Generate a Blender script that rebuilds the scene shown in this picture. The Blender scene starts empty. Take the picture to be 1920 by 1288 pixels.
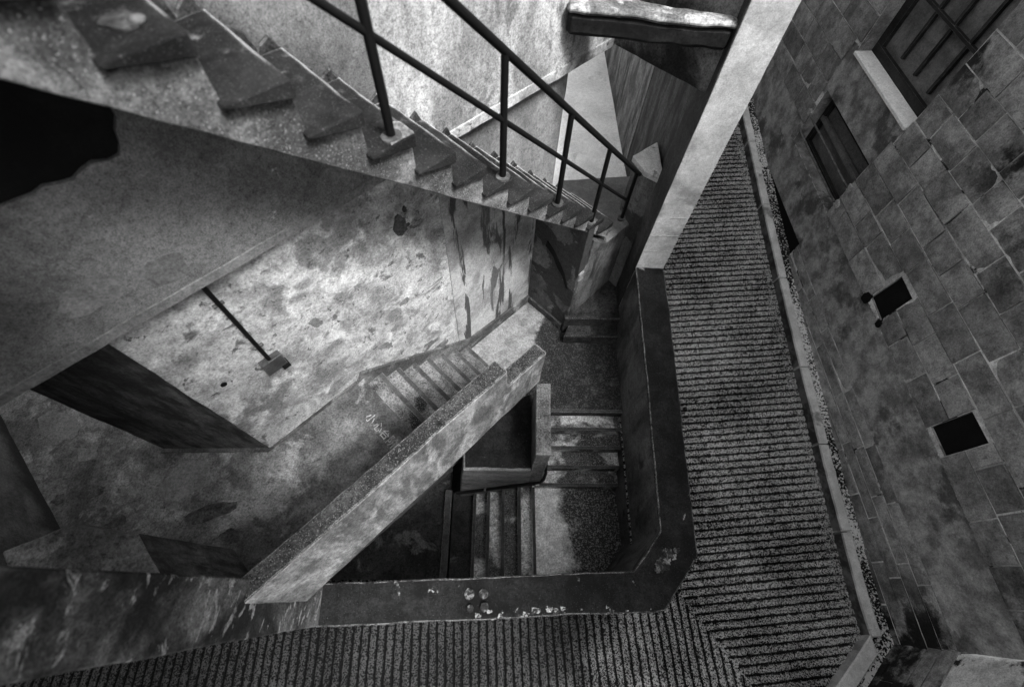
import bpy, bmesh, math, random
from mathutils import Vector, Matrix, noise
random.seed(7)
R2 = 2 ** .5
scn = bpy.context.scene
COL = scn.collection
ZC = 5.66                      # camera height above the lower road

# --------------------------------------------------------------------------
# coordinates: plan x to the right, y ahead, z measured from the camera's eye
# (added to ZC).  The old tower is octagonal: D runs along its 45 deg wall, N
# is that wall's normal.
# --------------------------------------------------------------------------
def dn(d, n): return ((d - n) / R2, (d + n) / R2)

def V(x, y, z): return Vector((x, y, z + ZC))

def VD(d, n, z):
    x, y = dn(d, n)
    return V(x, y, z)

# ------------------------------------------------------------------ mesh kit
def new(): return bmesh.new()

def hull_prism(bm, bottom, top):
    """closed solid between two equal-length rings of points"""
    b = [bm.verts.new(p) for p in bottom]
    t = [bm.verts.new(p) for p in top]
    k = len(b)
    bm.faces.new(b[::-1]); bm.faces.new(t)
    for i in range(k):
        bm.faces.new((b[i], b[(i + 1) % k], t[(i + 1) % k], t[i]))

def loft(bm, rings):
    R = [[bm.verts.new(p) for p in r] for r in rings]
    for a, b in zip(R, R[1:]):
        k = len(a)
        for i in range(k): bm.faces.new((a[i], a[(i + 1) % k], b[(i + 1) % k], b[i]))
    bm.faces.new(R[0][::-1]); bm.faces.new(R[-1])

def prism(bm, poly, z0, z1):
    """poly: plan points; z0, z1: number or list per point"""
    g = lambda z, i: z[i] if isinstance(z, (list, tuple)) else z
    hull_prism(bm, [V(x, y, g(z0, i)) for i, (x, y) in enumerate(poly)],
               [V(x, y, g(z1, i)) for i, (x, y) in enumerate(poly)])

def prism_dn(bm, poly, z0, z1): prism(bm, [dn(*p) for p in poly], z0, z1)

def profile_dn(bm, prof, n0, n1):
    """(d, z) outline swept from n0 to n1"""
    hull_prism(bm, [VD(d, n0, z) for d, z in prof], [VD(d, n1, z) for d, z in prof])

def profile_y(bm, prof, x0, x1):
    hull_prism(bm, [V(x0, y, z) for y, z in prof], [V(x1, y, z) for y, z in prof])

def box(bm, x0, x1, y0, y1, z0, z1):
    prism(bm, [(x0, y0), (x1, y0), (x1, y1), (x0, y1)], z0, z1)

def tube(bm, pts, r, seg=10, closed_ends=True):
    pts = [Vector(p) for p in pts]
    rings = []
    prev = None
    for i, p in enumerate(pts):
        if i == 0: t = pts[1] - p
        elif i == len(pts) - 1: t = p - pts[i - 1]
        else: t = (pts[i + 1] - p).normalized() + (p - pts[i - 1]).normalized()
        t.normalize()
        a = prev if prev is not None else (Vector((0, 0, 1)) if abs(t.z) < .9 else Vector((1, 0, 0)))
        u = (a - t * a.dot(t)).normalized(); w = t.cross(u); prev = u
        rr = r[i] if isinstance(r, (list, tuple)) else r
        rings.append([bm.verts.new(p + (u * math.cos(2 * math.pi * k / seg) + w * math.sin(2 * math.pi * k / seg)) * rr) for k in range(seg)])
    for a, b in zip(rings, rings[1:]):
        for k in range(seg):
            bm.faces.new((a[k], a[(k + 1) % seg], b[(k + 1) % seg], b[k]))
    if closed_ends:
        bm.faces.new(rings[0][::-1]); bm.faces.new(rings[-1])

def rough(bm, cell=.09, amp=.004, bev=.007):
    """worn cast concrete: chamfered arrises, dense mesh, slightly wavy"""
    bmesh.ops.remove_doubles(bm, verts=bm.verts, dist=1e-5)
    bmesh.ops.recalc_face_normals(bm, faces=bm.faces)
    if bev:
        es = [e for e in bm.edges if len(e.link_faces) == 2 and e.calc_face_angle(0) > .35]
        bmesh.ops.bevel(bm, geom=es, offset=bev, segments=1, affect='EDGES', profile=.5, clamp_overlap=True)
    bmesh.ops.triangulate(bm, faces=bm.faces)
    for _ in range(9):
        L = [e for e in bm.edges if e.calc_length() > cell]
        if not L: break
        bmesh.ops.subdivide_edges(bm, edges=L, cuts=1)
        bmesh.ops.triangulate(bm, faces=[f for f in bm.faces if len(f.verts) > 3])
    for v in bm.verts:
        c = v.co
        v.co = c + noise.noise_vector(c * 9) * amp + noise.noise_vector(c * 2.1 + Vector((9, 3, 1))) * amp * 1.3

def fin(name, bm, mat, parent=None, origin=None, angle=32, kind=None):
    """link a bmesh as ONE object whose origin sits at its base"""
    bmesh.ops.recalc_face_normals(bm, faces=bm.faces)
    if origin is None:
        xs = [v.co.x for v in bm.verts]; ys = [v.co.y for v in bm.verts]; zs = [v.co.z for v in bm.verts]
        origin = Vector(((min(xs) + max(xs)) / 2, (min(ys) + max(ys)) / 2, min(zs)))
    bmesh.ops.translate(bm, verts=bm.verts, vec=-origin)
    me = bpy.data.meshes.new(name)
    bm.to_mesh(me); bm.free()
    for p in me.polygons: p.use_smooth = True
    me.set_sharp_from_angle(angle=math.radians(angle))
    me.materials.append(mat)
    o = bpy.data.objects.new(name, me); COL.objects.link(o)
    if parent is not None:
        o.parent = parent; o.location = origin - wloc(parent)
    else:
        o.location = origin
    if kind: o['kind'] = kind
    return o

def wloc(o):
    v = Vector(o.location)
    while o.parent: o = o.parent; v += o.location
    return v

def tag(o, label, cat, group=None):
    o['label'] = label; o['category'] = cat
    if group: o['group'] = group
    return o

def thing(name, label, cat, loc, group=None):
    o = bpy.data.objects.new(name, None); COL.objects.link(o)
    o.empty_display_size = .2; o.location = loc
    return tag(o, label, cat, group)

# ---------------------------------------------------------------- materials
class NT:
    def __init__(s, name):
        s.m = bpy.data.materials.new(name); s.m.use_nodes = True
        s.t = s.m.node_tree; s.n = s.t.nodes; s.l = s.t.links
        s.b = s.n['Principled BSDF']
        tc = s.n.new('ShaderNodeTexCoord'); oi = s.n.new('ShaderNodeObjectInfo')
        mul = s.n.new('ShaderNodeVectorMath'); mul.operation = 'MULTIPLY_ADD'
        cb = s.n.new('ShaderNodeCombineXYZ')
        for i in range(3): s.l.new(oi.outputs['Random'], cb.inputs[i])
        s.l.new(cb.outputs[0], mul.inputs[0]); mul.inputs[1].default_value = (31, 17, 23)
        s.l.new(tc.outputs['Object'], mul.inputs[2])
        s.co = mul.outputs[0]; s.obj = tc.outputs['Object']
        s.geo = s.n.new('ShaderNodeNewGeometry')
    def link(s, a, b): s.l.new(a, b)
    def scale(s, v, sc):
        q = s.n.new('ShaderNodeVectorMath'); q.operation = 'MULTIPLY'
        s.l.new(v, q.inputs[0]); q.inputs[1].default_value = sc
        return q.outputs[0]
    def noise(s, sc, det=6, rough=.6, co=None, stretch=None, dist=0):
        q = s.n.new('ShaderNodeTexNoise'); q.inputs['Scale'].default_value = sc
        q.inputs['Detail'].default_value = det; q.inputs['Roughness'].default_value = rough
        q.inputs['Distortion'].default_value = dist
        c = co or s.co
        if stretch: c = s.scale(c, stretch)
        s.l.new(c, q.inputs['Vector'])
        return q.outputs['Fac']
    def ramp(s, v, a, b, x=0., y=1., smooth=True):
        q = s.n.new('ShaderNodeMapRange'); q.interpolation_type = 'SMOOTHSTEP' if smooth else 'LINEAR'
        q.inputs[1].default_value = a; q.inputs[2].default_value = b
        q.inputs[3].default_value = x; q.inputs[4].default_value = y
        s.l.new(v, q.inputs[0]); return q.outputs[0]
    def math(s, op, a, b=None, c=None):
        q = s.n.new('ShaderNodeMath'); q.operation = op
        for i, v in enumerate((a, b, c)):
            if v is None: continue
            if isinstance(v, (int, float)): q.inputs[i].default_value = v
            else: s.l.new(v, q.inputs[i])
        return q.outputs[0]
    def mix(s, f, a, b):
        q = s.n.new('ShaderNodeMix'); q.data_type = 'FLOAT'
        for i, v in ((0, f), (2, a), (3, b)):
            if isinstance(v, (int, float)): q.inputs[i].default_value = v
            else: s.l.new(v, q.inputs[i])
        return q.outputs[0]
    def sep(s, v):
        q = s.n.new('ShaderNodeSeparateXYZ'); s.l.new(v, q.inputs[0]); return q.outputs
    def comb(s, a, b, c=0.):
        q = s.n.new('ShaderNodeCombineXYZ')
        for i, v in enumerate((a, b, c)):
            if isinstance(v, (int, float)): q.inputs[i].default_value = v
            else: s.l.new(v, q.inputs[i])
        return q.outputs[0]
    def edge(s, r):
        bv = s.n.new('ShaderNodeBevel'); bv.samples = 6; bv.inputs['Radius'].default_value = r
        d = s.n.new('ShaderNodeVectorMath'); d.operation = 'DOT_PRODUCT'
        s.l.new(bv.outputs[0], d.inputs[0]); s.l.new(s.geo.outputs['Normal'], d.inputs[1])
        return d.outputs['Value']
    def done(s, col, rough=.9, bump=None, dist=.004, strength=.6, spec=.25):
        c = s.math('MAXIMUM', col, .003)
        s.l.new(s.comb(c, c, c), s.b.inputs['Base Color'])
        if isinstance(rough, (int, float)): s.b.inputs['Roughness'].default_value = rough
        else: s.l.new(rough, s.b.inputs['Roughness'])
        s.b.inputs['Specular IOR Level'].default_value = spec
        if bump is not None:
            q = s.n.new('ShaderNodeBump'); q.inputs['Distance'].default_value = dist
            q.inputs['Strength'].default_value = strength
            s.l.new(bump, q.inputs['Height']); s.l.new(q.outputs[0], s.b.inputs['Normal'])
        return s.m

def concrete(name, lo, hi, sc=2.2, stretch=None, grain=.45, gsc=90, stain=None, stain2=None,
             speck=None, wear=None, pale=None, bump=.005, spread=.14, rough=.9, band=None):
    """weathered grey concrete.  stain=(scale, threshold, softness, albedo[, stretch]);
    speck=(scale, threshold, albedo): exposed aggregate;  wear=(radius, albedo): chipped pale arrises;
    pale=(scale, threshold, softness, albedo): limewash / efflorescence"""
    t = NT(name)
    a = t.noise(sc, 9, .66, stretch=stretch, dist=.35)
    col = t.ramp(a, .5 - spread, .5 + spread, lo, hi)
    f = t.noise(gsc * .8, 4, .8)
    f2 = t.noise(gsc * .22, 6, .75)
    grain = min(grain * 1.35, .95)
    g = t.math('ADD', t.ramp(f, .3, .7, 1 - grain, 1 + grain, False), t.ramp(f2, .3, .7, -grain * .6, grain * .6, False))
    col = t.math('MULTIPLY', col, g)
    h = t.math('ADD', f2, t.math('MULTIPLY', f, .35))
    for st in (stain, stain2, pale):
        if not st: continue
        q = t.noise(st[0], 8, .62, stretch=st[4] if len(st) > 4 else None, dist=.5)
        m = t.ramp(q, st[1] - st[2], st[1] + st[2])
        alb = t.math('MULTIPLY', g, st[3])
        col = t.mix(m, col, alb)
        h = t.math('ADD', h, t.math('MULTIPLY', m, -.25))
    if speck:
        q = t.noise(speck[0], 3, .75, co=t.obj)
        m = t.ramp(q, speck[1] - .03, speck[1] + .05)
        col = t.mix(m, col, speck[2]); h = t.math('ADD', h, t.math('MULTIPLY', m, .5))
    if wear:
        e = t.edge(wear[0])
        q = t.noise(9, 6, .7)
        m = t.math('MULTIPLY', t.ramp(e, .99, .86), t.ramp(q, wear[2] if len(wear) > 2 else .42, .58))
        col = t.mix(m, col, t.math('MULTIPLY', g, wear[1]))
    if band:      # (z low, z high, albedo) dark band, absolute height
        z = t.sep(t.geo.outputs['Position'])[2]
        zz = t.math('ADD', z, t.math('MULTIPLY', t.math('SUBTRACT', a, .5), band[3] if len(band) > 3 else .5))
        m = t.ramp(zz, band[0] + ZC, band[1] + ZC)
        col = t.mix(m, col, t.math('MULTIPLY', g, band[2]))
    return t.done(col, rough, h, bump)

M = {}
def stair_tread():
    # dark exposed-aggregate tread; the inner run of each nosing is worn down to pale mortar
    t = NT('aggregate_stair_tread')
    x, y, z = t.sep(t.geo.outputs['Position'])
    n_ = t.math('MULTIPLY', t.math('SUBTRACT', y, x), 1 / R2)
    a = t.noise(3, 8, .66); f = t.noise(140, 4, .8, co=t.obj); f2 = t.noise(16, 7, .76)
    g = t.ramp(f2, .3, .7, .5, 1.5, False)
    col = t.math('MULTIPLY', t.ramp(a, .38, .62, .002, .016), g)
    sp = t.ramp(f, .57, .68)
    col = t.mix(sp, col, t.math('MULTIPLY', g, .12))
    e = t.edge(.026)
    q = t.noise(7, 6, .72)
    inner = t.ramp(t.math('ADD', n_, t.math('MULTIPLY', t.math('SUBTRACT', q, .5), .5)), 1.66, 1.80)
    top = t.ramp(t.sep(t.geo.outputs['Normal'])[2], .1, .5)
    m = t.math('MULTIPLY', t.math('MULTIPLY', t.ramp(t.math('ADD', e, t.math('MULTIPLY', t.math('SUBTRACT', q, .5), .22)), .99, .88), top), inner)
    col = t.mix(m, col, t.math('MULTIPLY', g, .62))
    return t.done(col, .88, t.math('ADD', f, f2), .006)
M['pillar'] = concrete('pale_render', .44, .66, 3, grain=.24, gsc=120, bump=.003, spread=.18, stain=(1.6, .58, .10, .27), stain2=(12, .68, .02, .2), pale=(2.2, .62, .1, .62))
M['wall_light'] = concrete('limewashed_plaster', .17, .44, 2.6, grain=.38, gsc=75, spread=.13,
                           stain=(2.6, .61, .03, .12), stain2=(13, .63, .02, .09), pale=(3.6, .60, .09, .56), bump=.008)
M['wall_drips'] = concrete('limewashed_plaster_with_drips', .2, .42, 2.2, grain=.3, gsc=80,
                           stain=(7, .57, .02, .06, (1, 1, .1)), stain2=(3, .63, .02, .1, (1, 1, .3)), bump=.006)
M['wall_grey'] = concrete('bare_grey_render', .13, .24, 2.2, stretch=(1, 1, .5), grain=.4, gsc=80, bump=.005)
M['panel'] = concrete('rubbed_concrete', .09, .20, 1.6, grain=.5, gsc=170, spread=.2, stain=(1.0, .60, .08, .065), pale=(7, .70, .04, .34), bump=.004)
M['wall_upper'] = concrete('weathered_render', .19, .47, 2.4, stretch=(1, 1, .45), grain=.5, gsc=110, spread=.15, stain=(5, .58, .05, .15, (1, 1, .5)), bump=.006)
M['wall_dark'] = concrete('damp_concrete', .05, .14, 2.0, stretch=(1, 1, .3), grain=.4, gsc=80, stain=(1.6, .56, .02, .04), bump=.005)
M['streaked'] = concrete('rain_streaked_concrete', .05, .15, 5, stretch=(1, 1, .38), grain=.45, gsc=80, stain=(4, .58, .05, .03, (1, 1, .25)), bump=.004)
M['shaded_streaks'] = concrete('shaded_streaked_concrete', .018, .07, 6, stretch=(1, 1, .22), grain=.45, gsc=80, stain=(3, .55, .06, .012, (1, 1, .25)), pale=(7, .66, .04, .14, (1, 1, .08)), bump=.005)
M['return'] = concrete('sooty_return_wall', .05, .15, 3, stretch=(1, 1, .5), grain=.45, gsc=80, stain=(1.7, .50, .08, .018), pale=(6, .68, .03, .28, (1, 1, .12)), bump=.006)
M['flowing'] = concrete('dirt_run_concrete', .025, .12, 13, stretch=(1, 1, .28), grain=.4, gsc=80, stain=(1.2, .53, .12, .02), bump=.005)
M['grimy'] = concrete('grimy_cast_concrete', .045, .14, 4.2, grain=.6, gsc=90, stain=(1.3, .52, .07, .012), pale=(5.5, .59, .03, .24, (1, 1, 1.8)), bump=.008)
M['diag_side'] = concrete('brushed_concrete', .09, .23, 5.5, stretch=(1, 1, .35), grain=.5, gsc=70, spread=.11, stain=(1.6, .57, .13, .06, (1, 1, .5)), pale=(7, .60, .10, .32, (1, 1, .35)), bump=.008, wear=(.016, .5, .36))
M['coping_dark'] = concrete('mossy_coping', .002, .013, 3, grain=.8, gsc=60, speck=(110, .66, .10), wear=(.016, .42, .34), pale=(4.2, .665, .02, .26), bump=.009)
M['inner'] = concrete('damp_inner_render', .045, .125, 3, stretch=(1, 1, .25), grain=.45, gsc=70, stain=(2, .6, .05, .025), wear=(.012, .35), bump=.006)
M['inner_plain'] = concrete('shaded_side_render', .03, .075, 3, stretch=(1, 1, .3), grain=.4, gsc=70, stain=(2, .58, .08, .02), bump=.005)
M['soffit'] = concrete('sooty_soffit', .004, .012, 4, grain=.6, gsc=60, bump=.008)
M['tread'] = concrete('aggregate_tread', .09, .21, 3, grain=.7, gsc=75, speck=(95, .60, .30), wear=(.012, .62, .40), stain=(2.4, .6, .06, .02), bump=.006)
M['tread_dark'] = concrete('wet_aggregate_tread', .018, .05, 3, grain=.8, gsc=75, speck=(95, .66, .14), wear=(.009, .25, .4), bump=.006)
M['tread_worn'] = concrete('worn_aggregate_tread', .035, .10, 3, grain=.7, gsc=75, speck=(85, .58, .36), wear=(.010, .4, .4), pale=(1.8, .52, .06, .62), bump=.006)
M['tread_stair'] = stair_tread()
M['nosing'] = concrete('smooth_nosing', .04, .08, 4, grain=.35, gsc=90, wear=(.006, .55, .3), bump=.002)
M['nosing_dark'] = concrete('smooth_dark_nosing', .015, .03, 4, grain=.35, gsc=90, wear=(.006, .5, .3), bump=.002)
M['stringer'] = concrete('speckled_stringer', .09, .24, 2.4, grain=.6, gsc=110, speck=(120, .62, .42), stain=(1.3, .54, .07, .05), bump=.007)
M['floor_patchy'] = concrete('patched_floor', .075, .21, 2.3, grain=.5, gsc=70, spread=.13, stain=(1.1, .55, .12, .05), stain2=(3.6, .61, .05, .07), pale=(3.4, .62, .10, .30), bump=.008)
M['floor_dark'] = concrete('wet_floor', .012, .035, 1.8, grain=.6, gsc=60, pale=(1.5, .60, .03, .09), bump=.005)
M['passage_floor'] = concrete('swept_floor', .68, .84, 2, grain=.2, gsc=90, bump=.002, stain=(3, .66, .06, .5))
M['landing_dark'] = concrete('landing_floor_concrete', .10, .18, 2, grain=.3, gsc=90, bump=.003)
M['black'] = concrete('black_paint', .0015, .004, 6, grain=.3, gsc=80, bump=.001, rough=.55, pale=(26, .72, .02, .16))
M['dark_hole'] = concrete('near_black_surface', .002, .006, 3, grain=.3, bump=.002)
def mat_kerb():
    t = NT('kerb_concrete')
    a = t.noise(4, 8, .66); f = t.noise(80, 4, .75); q = t.noise(2.2, 6, .65)
    col = t.math('MULTIPLY', t.ramp(a, .35, .65, .5, .74), t.ramp(f, .3, .7, .75, 1.25, False))
    col = t.mix(t.ramp(q, .60, .68), col, .24)
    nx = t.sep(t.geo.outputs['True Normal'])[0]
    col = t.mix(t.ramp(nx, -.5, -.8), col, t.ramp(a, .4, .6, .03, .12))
    return t.done(col, .9, t.math('ADD', a, f), .005)
M['kerb'] = mat_kerb()
M['pale_cap'] = concrete('pale_cap', .4, .58, 4, grain=.3, gsc=90, stain=(4, .6, .05, .2), bump=.004)
M['sill'] = concrete('painted_sill', .78, .9, 5, stretch=(1, .3, 1), grain=.18, gsc=70, bump=.002)
M['metal'] = concrete('rusted_iron', .07, .16, 12, grain=.5, gsc=140, bump=.002, rough=.6, speck=(120, .68, .22))
M['box'] = concrete('zinc_box', .03, .07, 6, grain=.3, gsc=90, bump=.001, rough=.6, wear=(.004, .3, .3))
M['glass'] = concrete('dusty_pane', .09, .18, 5, stretch=(1, .35, 1), grain=.3, gsc=80, bump=.001, rough=.35)
M['timber'] = concrete('black_timber', .012, .03, 6, stretch=(1, .2, 1), grain=.4, gsc=60, bump=.002, rough=.7, wear=(.006, .15, .3))
M['patch_dark'] = concrete('spalled_patch', .03, .08, 8, grain=.5, gsc=60, bump=.012)
M['patch_mid'] = concrete('mortar_patch', .13, .19, 6, stretch=(1, .3, .3), grain=.35, gsc=80, bump=.004)
M['lichen'] = concrete('pale_lichen', .05, .2, 16, grain=.6, gsc=60, stain=(24, .47, .04, .02), bump=.004)
M['crust'] = concrete('lime_crust', .16, .36, 16, grain=.7, gsc=60, stain=(30, .49, .04, .03), bump=.005)
M['white_paint'] = concrete('faded_white_paint', .28, .45, 14, grain=.3, gsc=60, bump=.001, stain=(30, .62, .04, .2))
M['rubble'] = concrete('plaster_lump', .07, .14, 9, grain=.3, gsc=60, bump=.004)
M['ledge_top'] = concrete('ledge_flaking', .08, .16, 3, grain=.5, gsc=60, pale=(4.5, .54, .03, .30), bump=.006)

def mat_road():
    t = NT('ribbed_road')
    at = t.n.new('ShaderNodeAttribute'); at.attribute_name = 'rib'
    hgt = at.outputs['Fac']
    a = t.noise(1.1, 6, .6, co=t.obj)
    f = t.noise(58, 4, .8, co=t.obj); f2 = t.noise(150, 2, .7, co=t.obj); f3 = t.noise(17, 5, .7, co=t.obj)
    base = t.ramp(a, .36, .64, .006, .03)
    bias = t.math('MULTIPLY', t.math('SUBTRACT', a, .5), .12)
    bias = t.math('ADD', bias, t.math('MULTIPLY', t.math('SUBTRACT', f3, .5), .22))
    bias = t.math('ADD', bias, t.ramp(hgt, .05, .95, -.14, .02))
    m = t.ramp(t.math('ADD', f, bias), .475, .55)
    hi = t.math('MULTIPLY', t.ramp(f2, .3, .7, .6, 1.0), t.ramp(a, .35, .65, .75, 1.0))
    col = t.mix(m, base, hi)
    x, y, z = t.sep(t.geo.outputs['Position'])
    e = t.noise(7, 6, .7, co=t.obj)
    xx = t.math('ADD', x, t.math('MULTIPLY', e, .36))
    lime = t.math('MULTIPLY', t.math('MULTIPLY', t.ramp(xx, 4.0, 4.10), t.ramp(f, .42, .54)), t.ramp(f3, .44, .56))
    col = t.mix(lime, col, .7)
    # shade painted into the near lane's colour, deepening to the left
    lane_shade = t.ramp(t.math('ADD', x, t.math('MULTIPLY', a, 1.6)), 3.1, 1.4)
    lane_shade = t.math('MULTIPLY', lane_shade, t.ramp(y, .4, -.1))
    col = t.mix(lane_shade, col, t.math('MULTIPLY', col, .085))
    return t.done(col, .9, t.math('ADD', t.math('MULTIPLY', m, .8), f2), .010, .9, spec=.12)
M['road'] = mat_road()

def mat_gutter():
    t = NT('lime_gravel')
    f = t.noise(38, 3, .7, co=t.obj); a = t.noise(1.6, 3, .6, co=t.obj)
    m = t.ramp(t.math('ADD', f, t.math('MULTIPLY', t.math('SUBTRACT', a, .5), .5)), .47, .52)
    return t.done(t.mix(m, .012, .78), .9, m, .01)
M['gutter'] = mat_gutter()

def mat_block():
    t = NT('ashlar_block')
    x, y, z = t.sep(t.geo.outputs['Position'])
    zc = t.math('SUBTRACT', z, ZC)
    r = t.geo.outputs['Random Per Island']
    co = t.n.new('ShaderNodeVectorMath'); co.operation = 'ADD'
    t.l.new(t.obj, co.inputs[0]); t.l.new(t.scale(t.comb(r, r, r), (37, 23, 11)), co.inputs[1]); co = co.outputs[0]
    a = t.noise(3.5, 9, .68, co=co); f = t.noise(70, 4, .78, co=co); f2 = t.noise(15, 7, .72, co=co)
    g = t.math('ADD', t.ramp(f, .3, .7, .5, 1.5, False), t.ramp(f2, .3, .7, -.4, .4, False))
    col = t.math('MULTIPLY', t.ramp(a, .34, .66, .18, .42), t.ramp(r, 0, 1, .66, 1.2, False))
    col = t.math('MULTIPLY', col, g)
    # lime washed over the block edges by repointing
    e = t.edge(.03); q = t.noise(4, 6, .7)
    col = t.mix(t.math('MULTIPLY', t.ramp(e, .975, .84), t.ramp(q, .57, .66)), col, t.math('MULTIPLY', g, .36))
    # black moss, thickest high on the near end
    mo = t.noise(1.7, 8, .68)
    mm = t.math('MULTIPLY', t.ramp(mo, .50, .60), t.ramp(t.math('ADD', zc, t.math('MULTIPLY', y, -.22)), -4.0, -3.0))
    mm = t.math('MAXIMUM', mm, t.math('MULTIPLY', t.ramp(mo, .42, .54), t.ramp(y, .5, -.3)))
    col = t.mix(mm, col, t.math('MULTIPLY', g, .014))
    return t.done(col, .9, t.math('ADD', f2, t.math('MULTIPLY', f, .5)), .014, .8)
M['block'] = mat_block()
def mat_bed(name, zoned):
    t = NT(name)
    x, y, z = t.sep(t.geo.outputs['Position'])
    zc = t.math('SUBTRACT', z, ZC)
    a = t.noise(2.4, 8, .66); f = t.noise(70, 4, .78); f2 = t.noise(13, 7, .72); j = t.noise(2.7, 6, .65)
    g = t.math('ADD', t.ramp(f, .3, .7, .6, 1.4, False), t.ramp(f2, .3, .7, -.3, .3, False))
    col = t.math('MULTIPLY', t.ramp(a, .36, .64, .5, .9), g)
    col = t.mix(t.ramp(j, .57, .62), col, .03)
    if zoned:      # rendered-over bands
        b = t.noise(4, 9, .68); j2 = t.noise(1.6, 7, .66)
        pc = t.math('MULTIPLY', t.ramp(b, .34, .66, .17, .46), g)
        pc = t.mix(t.ramp(j2, .54, .64), pc, t.math('MULTIPLY', g, .11))
        pw = t.math('MULTIPLY', t.math('SUBTRACT', f2, .5), .10)
        z1 = t.math('ADD', zc, pw); y1 = t.math('ADD', y, pw)
        box = lambda z0, z2, y0, y2: t.math('MULTIPLY', t.math('MULTIPLY', t.ramp(z1, z0, z0 + .015), t.ramp(z1, z2, z2 - .015)), t.math('MULTIPLY', t.ramp(y1, y0, y0 + .015), t.ramp(y1, y2, y2 - .015)))
        m = t.math('MAXIMUM', t.math('MAXIMUM', box(-4.90, -4.185, -1, 12), box(-3.50, -2.86, 4.28, 6.05)), box(-6, -3.9, 5.7, 12))
        nx = t.sep(t.geo.outputs['True Normal'])[0]
        m = t.math('MAXIMUM', m, t.ramp(t.math('ABSOLUTE', nx), .6, .4))
        col = t.mix(m, col, pc)
    return t.done(col, .9, t.math('ADD', f2, t.math('MULTIPLY', f, .5)), .014, .8)
M['bed'] = mat_bed('lime_mortar_bed', True)
M['bed_plain'] = mat_bed('lime_mortar', False)

def lay_blocks(bm, P, u0, u1, rows, holes, zones, rnd, keep=lambda u, z: True):
    # P(u, z, h): point on the wall, h metres proud.  holes: (u0, u1, z0, z1) left open; zones: rendered over, no blocks
    for (z0, z1) in rows:
        cuts = [(a, b) for a, b, c, d_ in holes + zones if c < z1 - .03 and d_ > z0 + .03]
        spans = [(u0, u1)]
        for a, b in cuts:
            ns = []
            for p, q in spans:
                if b <= p or a >= q: ns.append((p, q)); continue
                if a > p: ns.append((p, a))
                if b < q: ns.append((b, q))
            spans = ns
        for p, q in spans:
            u = p - (rnd.random() * .3 if p == u0 else 0)
            while u < q - .02:
                w_ = rnd.uniform(.30, .62) if z1 - z0 > .2 else rnd.uniform(.45, .9)
                e = min(u + w_, q)
                if q - e < .13: e = q
                jt = rnd.uniform(.006, .010)
                a, b = u + jt, e - jt; c, d_ = z0 + rnd.uniform(.005, .011), z1 - rnd.uniform(.005, .011)
                h = rnd.uniform(.008, .020)
                tu, tz = rnd.uniform(-.006, .006), rnd.uniform(-.005, .005)
                if b - a > .03:
                    nx, nz = max(2, int((b - a) / .05)), max(2, int((d_ - c) / .05))
                    V_ = {}
                    for i_ in range(nx + 1):
                        for k_ in range(nz + 1):
                            fu, fz = i_ / nx, k_ / nz
                            rim = min(i_, nx - i_, k_, nz - k_)
                            uu, zz = a + (b - a) * fu, c + (d_ - c) * fz
                            nn = noise.noise(Vector((uu * 7, zz * 7, h * 900)))
                            n2 = noise.noise(Vector((uu * 21, zz * 21, h * 300)))
                            hh = h + tu * (fu - .5) * 2 + tz * (fz - .5) * 2 + .004 * nn + .002 * n2
                            if rim == 0:
                                hh -= .004 + .003 * abs(n2); uu += .004 * n2; zz += .003 * nn
                            V_[i_, k_] = bm.verts.new(P(uu, zz, hh))
                    for i_ in range(nx):
                        for k_ in range(nz):
                            fc = bm.faces.new((V_[i_, k_], V_[i_ + 1, k_], V_[i_ + 1, k_ + 1], V_[i_, k_ + 1])); fc.material_index = 1; fc.smooth = True
                    rim = [(i_, 0) for i_ in range(nx)] + [(nx, k_) for k_ in range(nz)] + [(i_, nz) for i_ in range(nx, 0, -1)] + [(0, k_) for k_ in range(nz, 0, -1)]
                    base = {}
                    for r_ in rim:
                        uu, zz = a + (b - a) * r_[0] / nx, c + (d_ - c) * r_[1] / nz
                        base[r_] = bm.verts.new(P(uu, zz, -.012))
                    for m_ in range(len(rim)):
                        r1, r2 = rim[m_], rim[(m_ + 1) % len(rim)]
                        fc = bm.faces.new((V_[r1], base[r1], base[r2], V_[r2])); fc.material_index = 1
                u = e

# ---------------------------------------------------------------- the road
def zroad(y):                  # the lane climbs away from the near corner
    y = max(y, 0.)
    return -5.66 + .105 * y + .0049 * y * y

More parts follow.
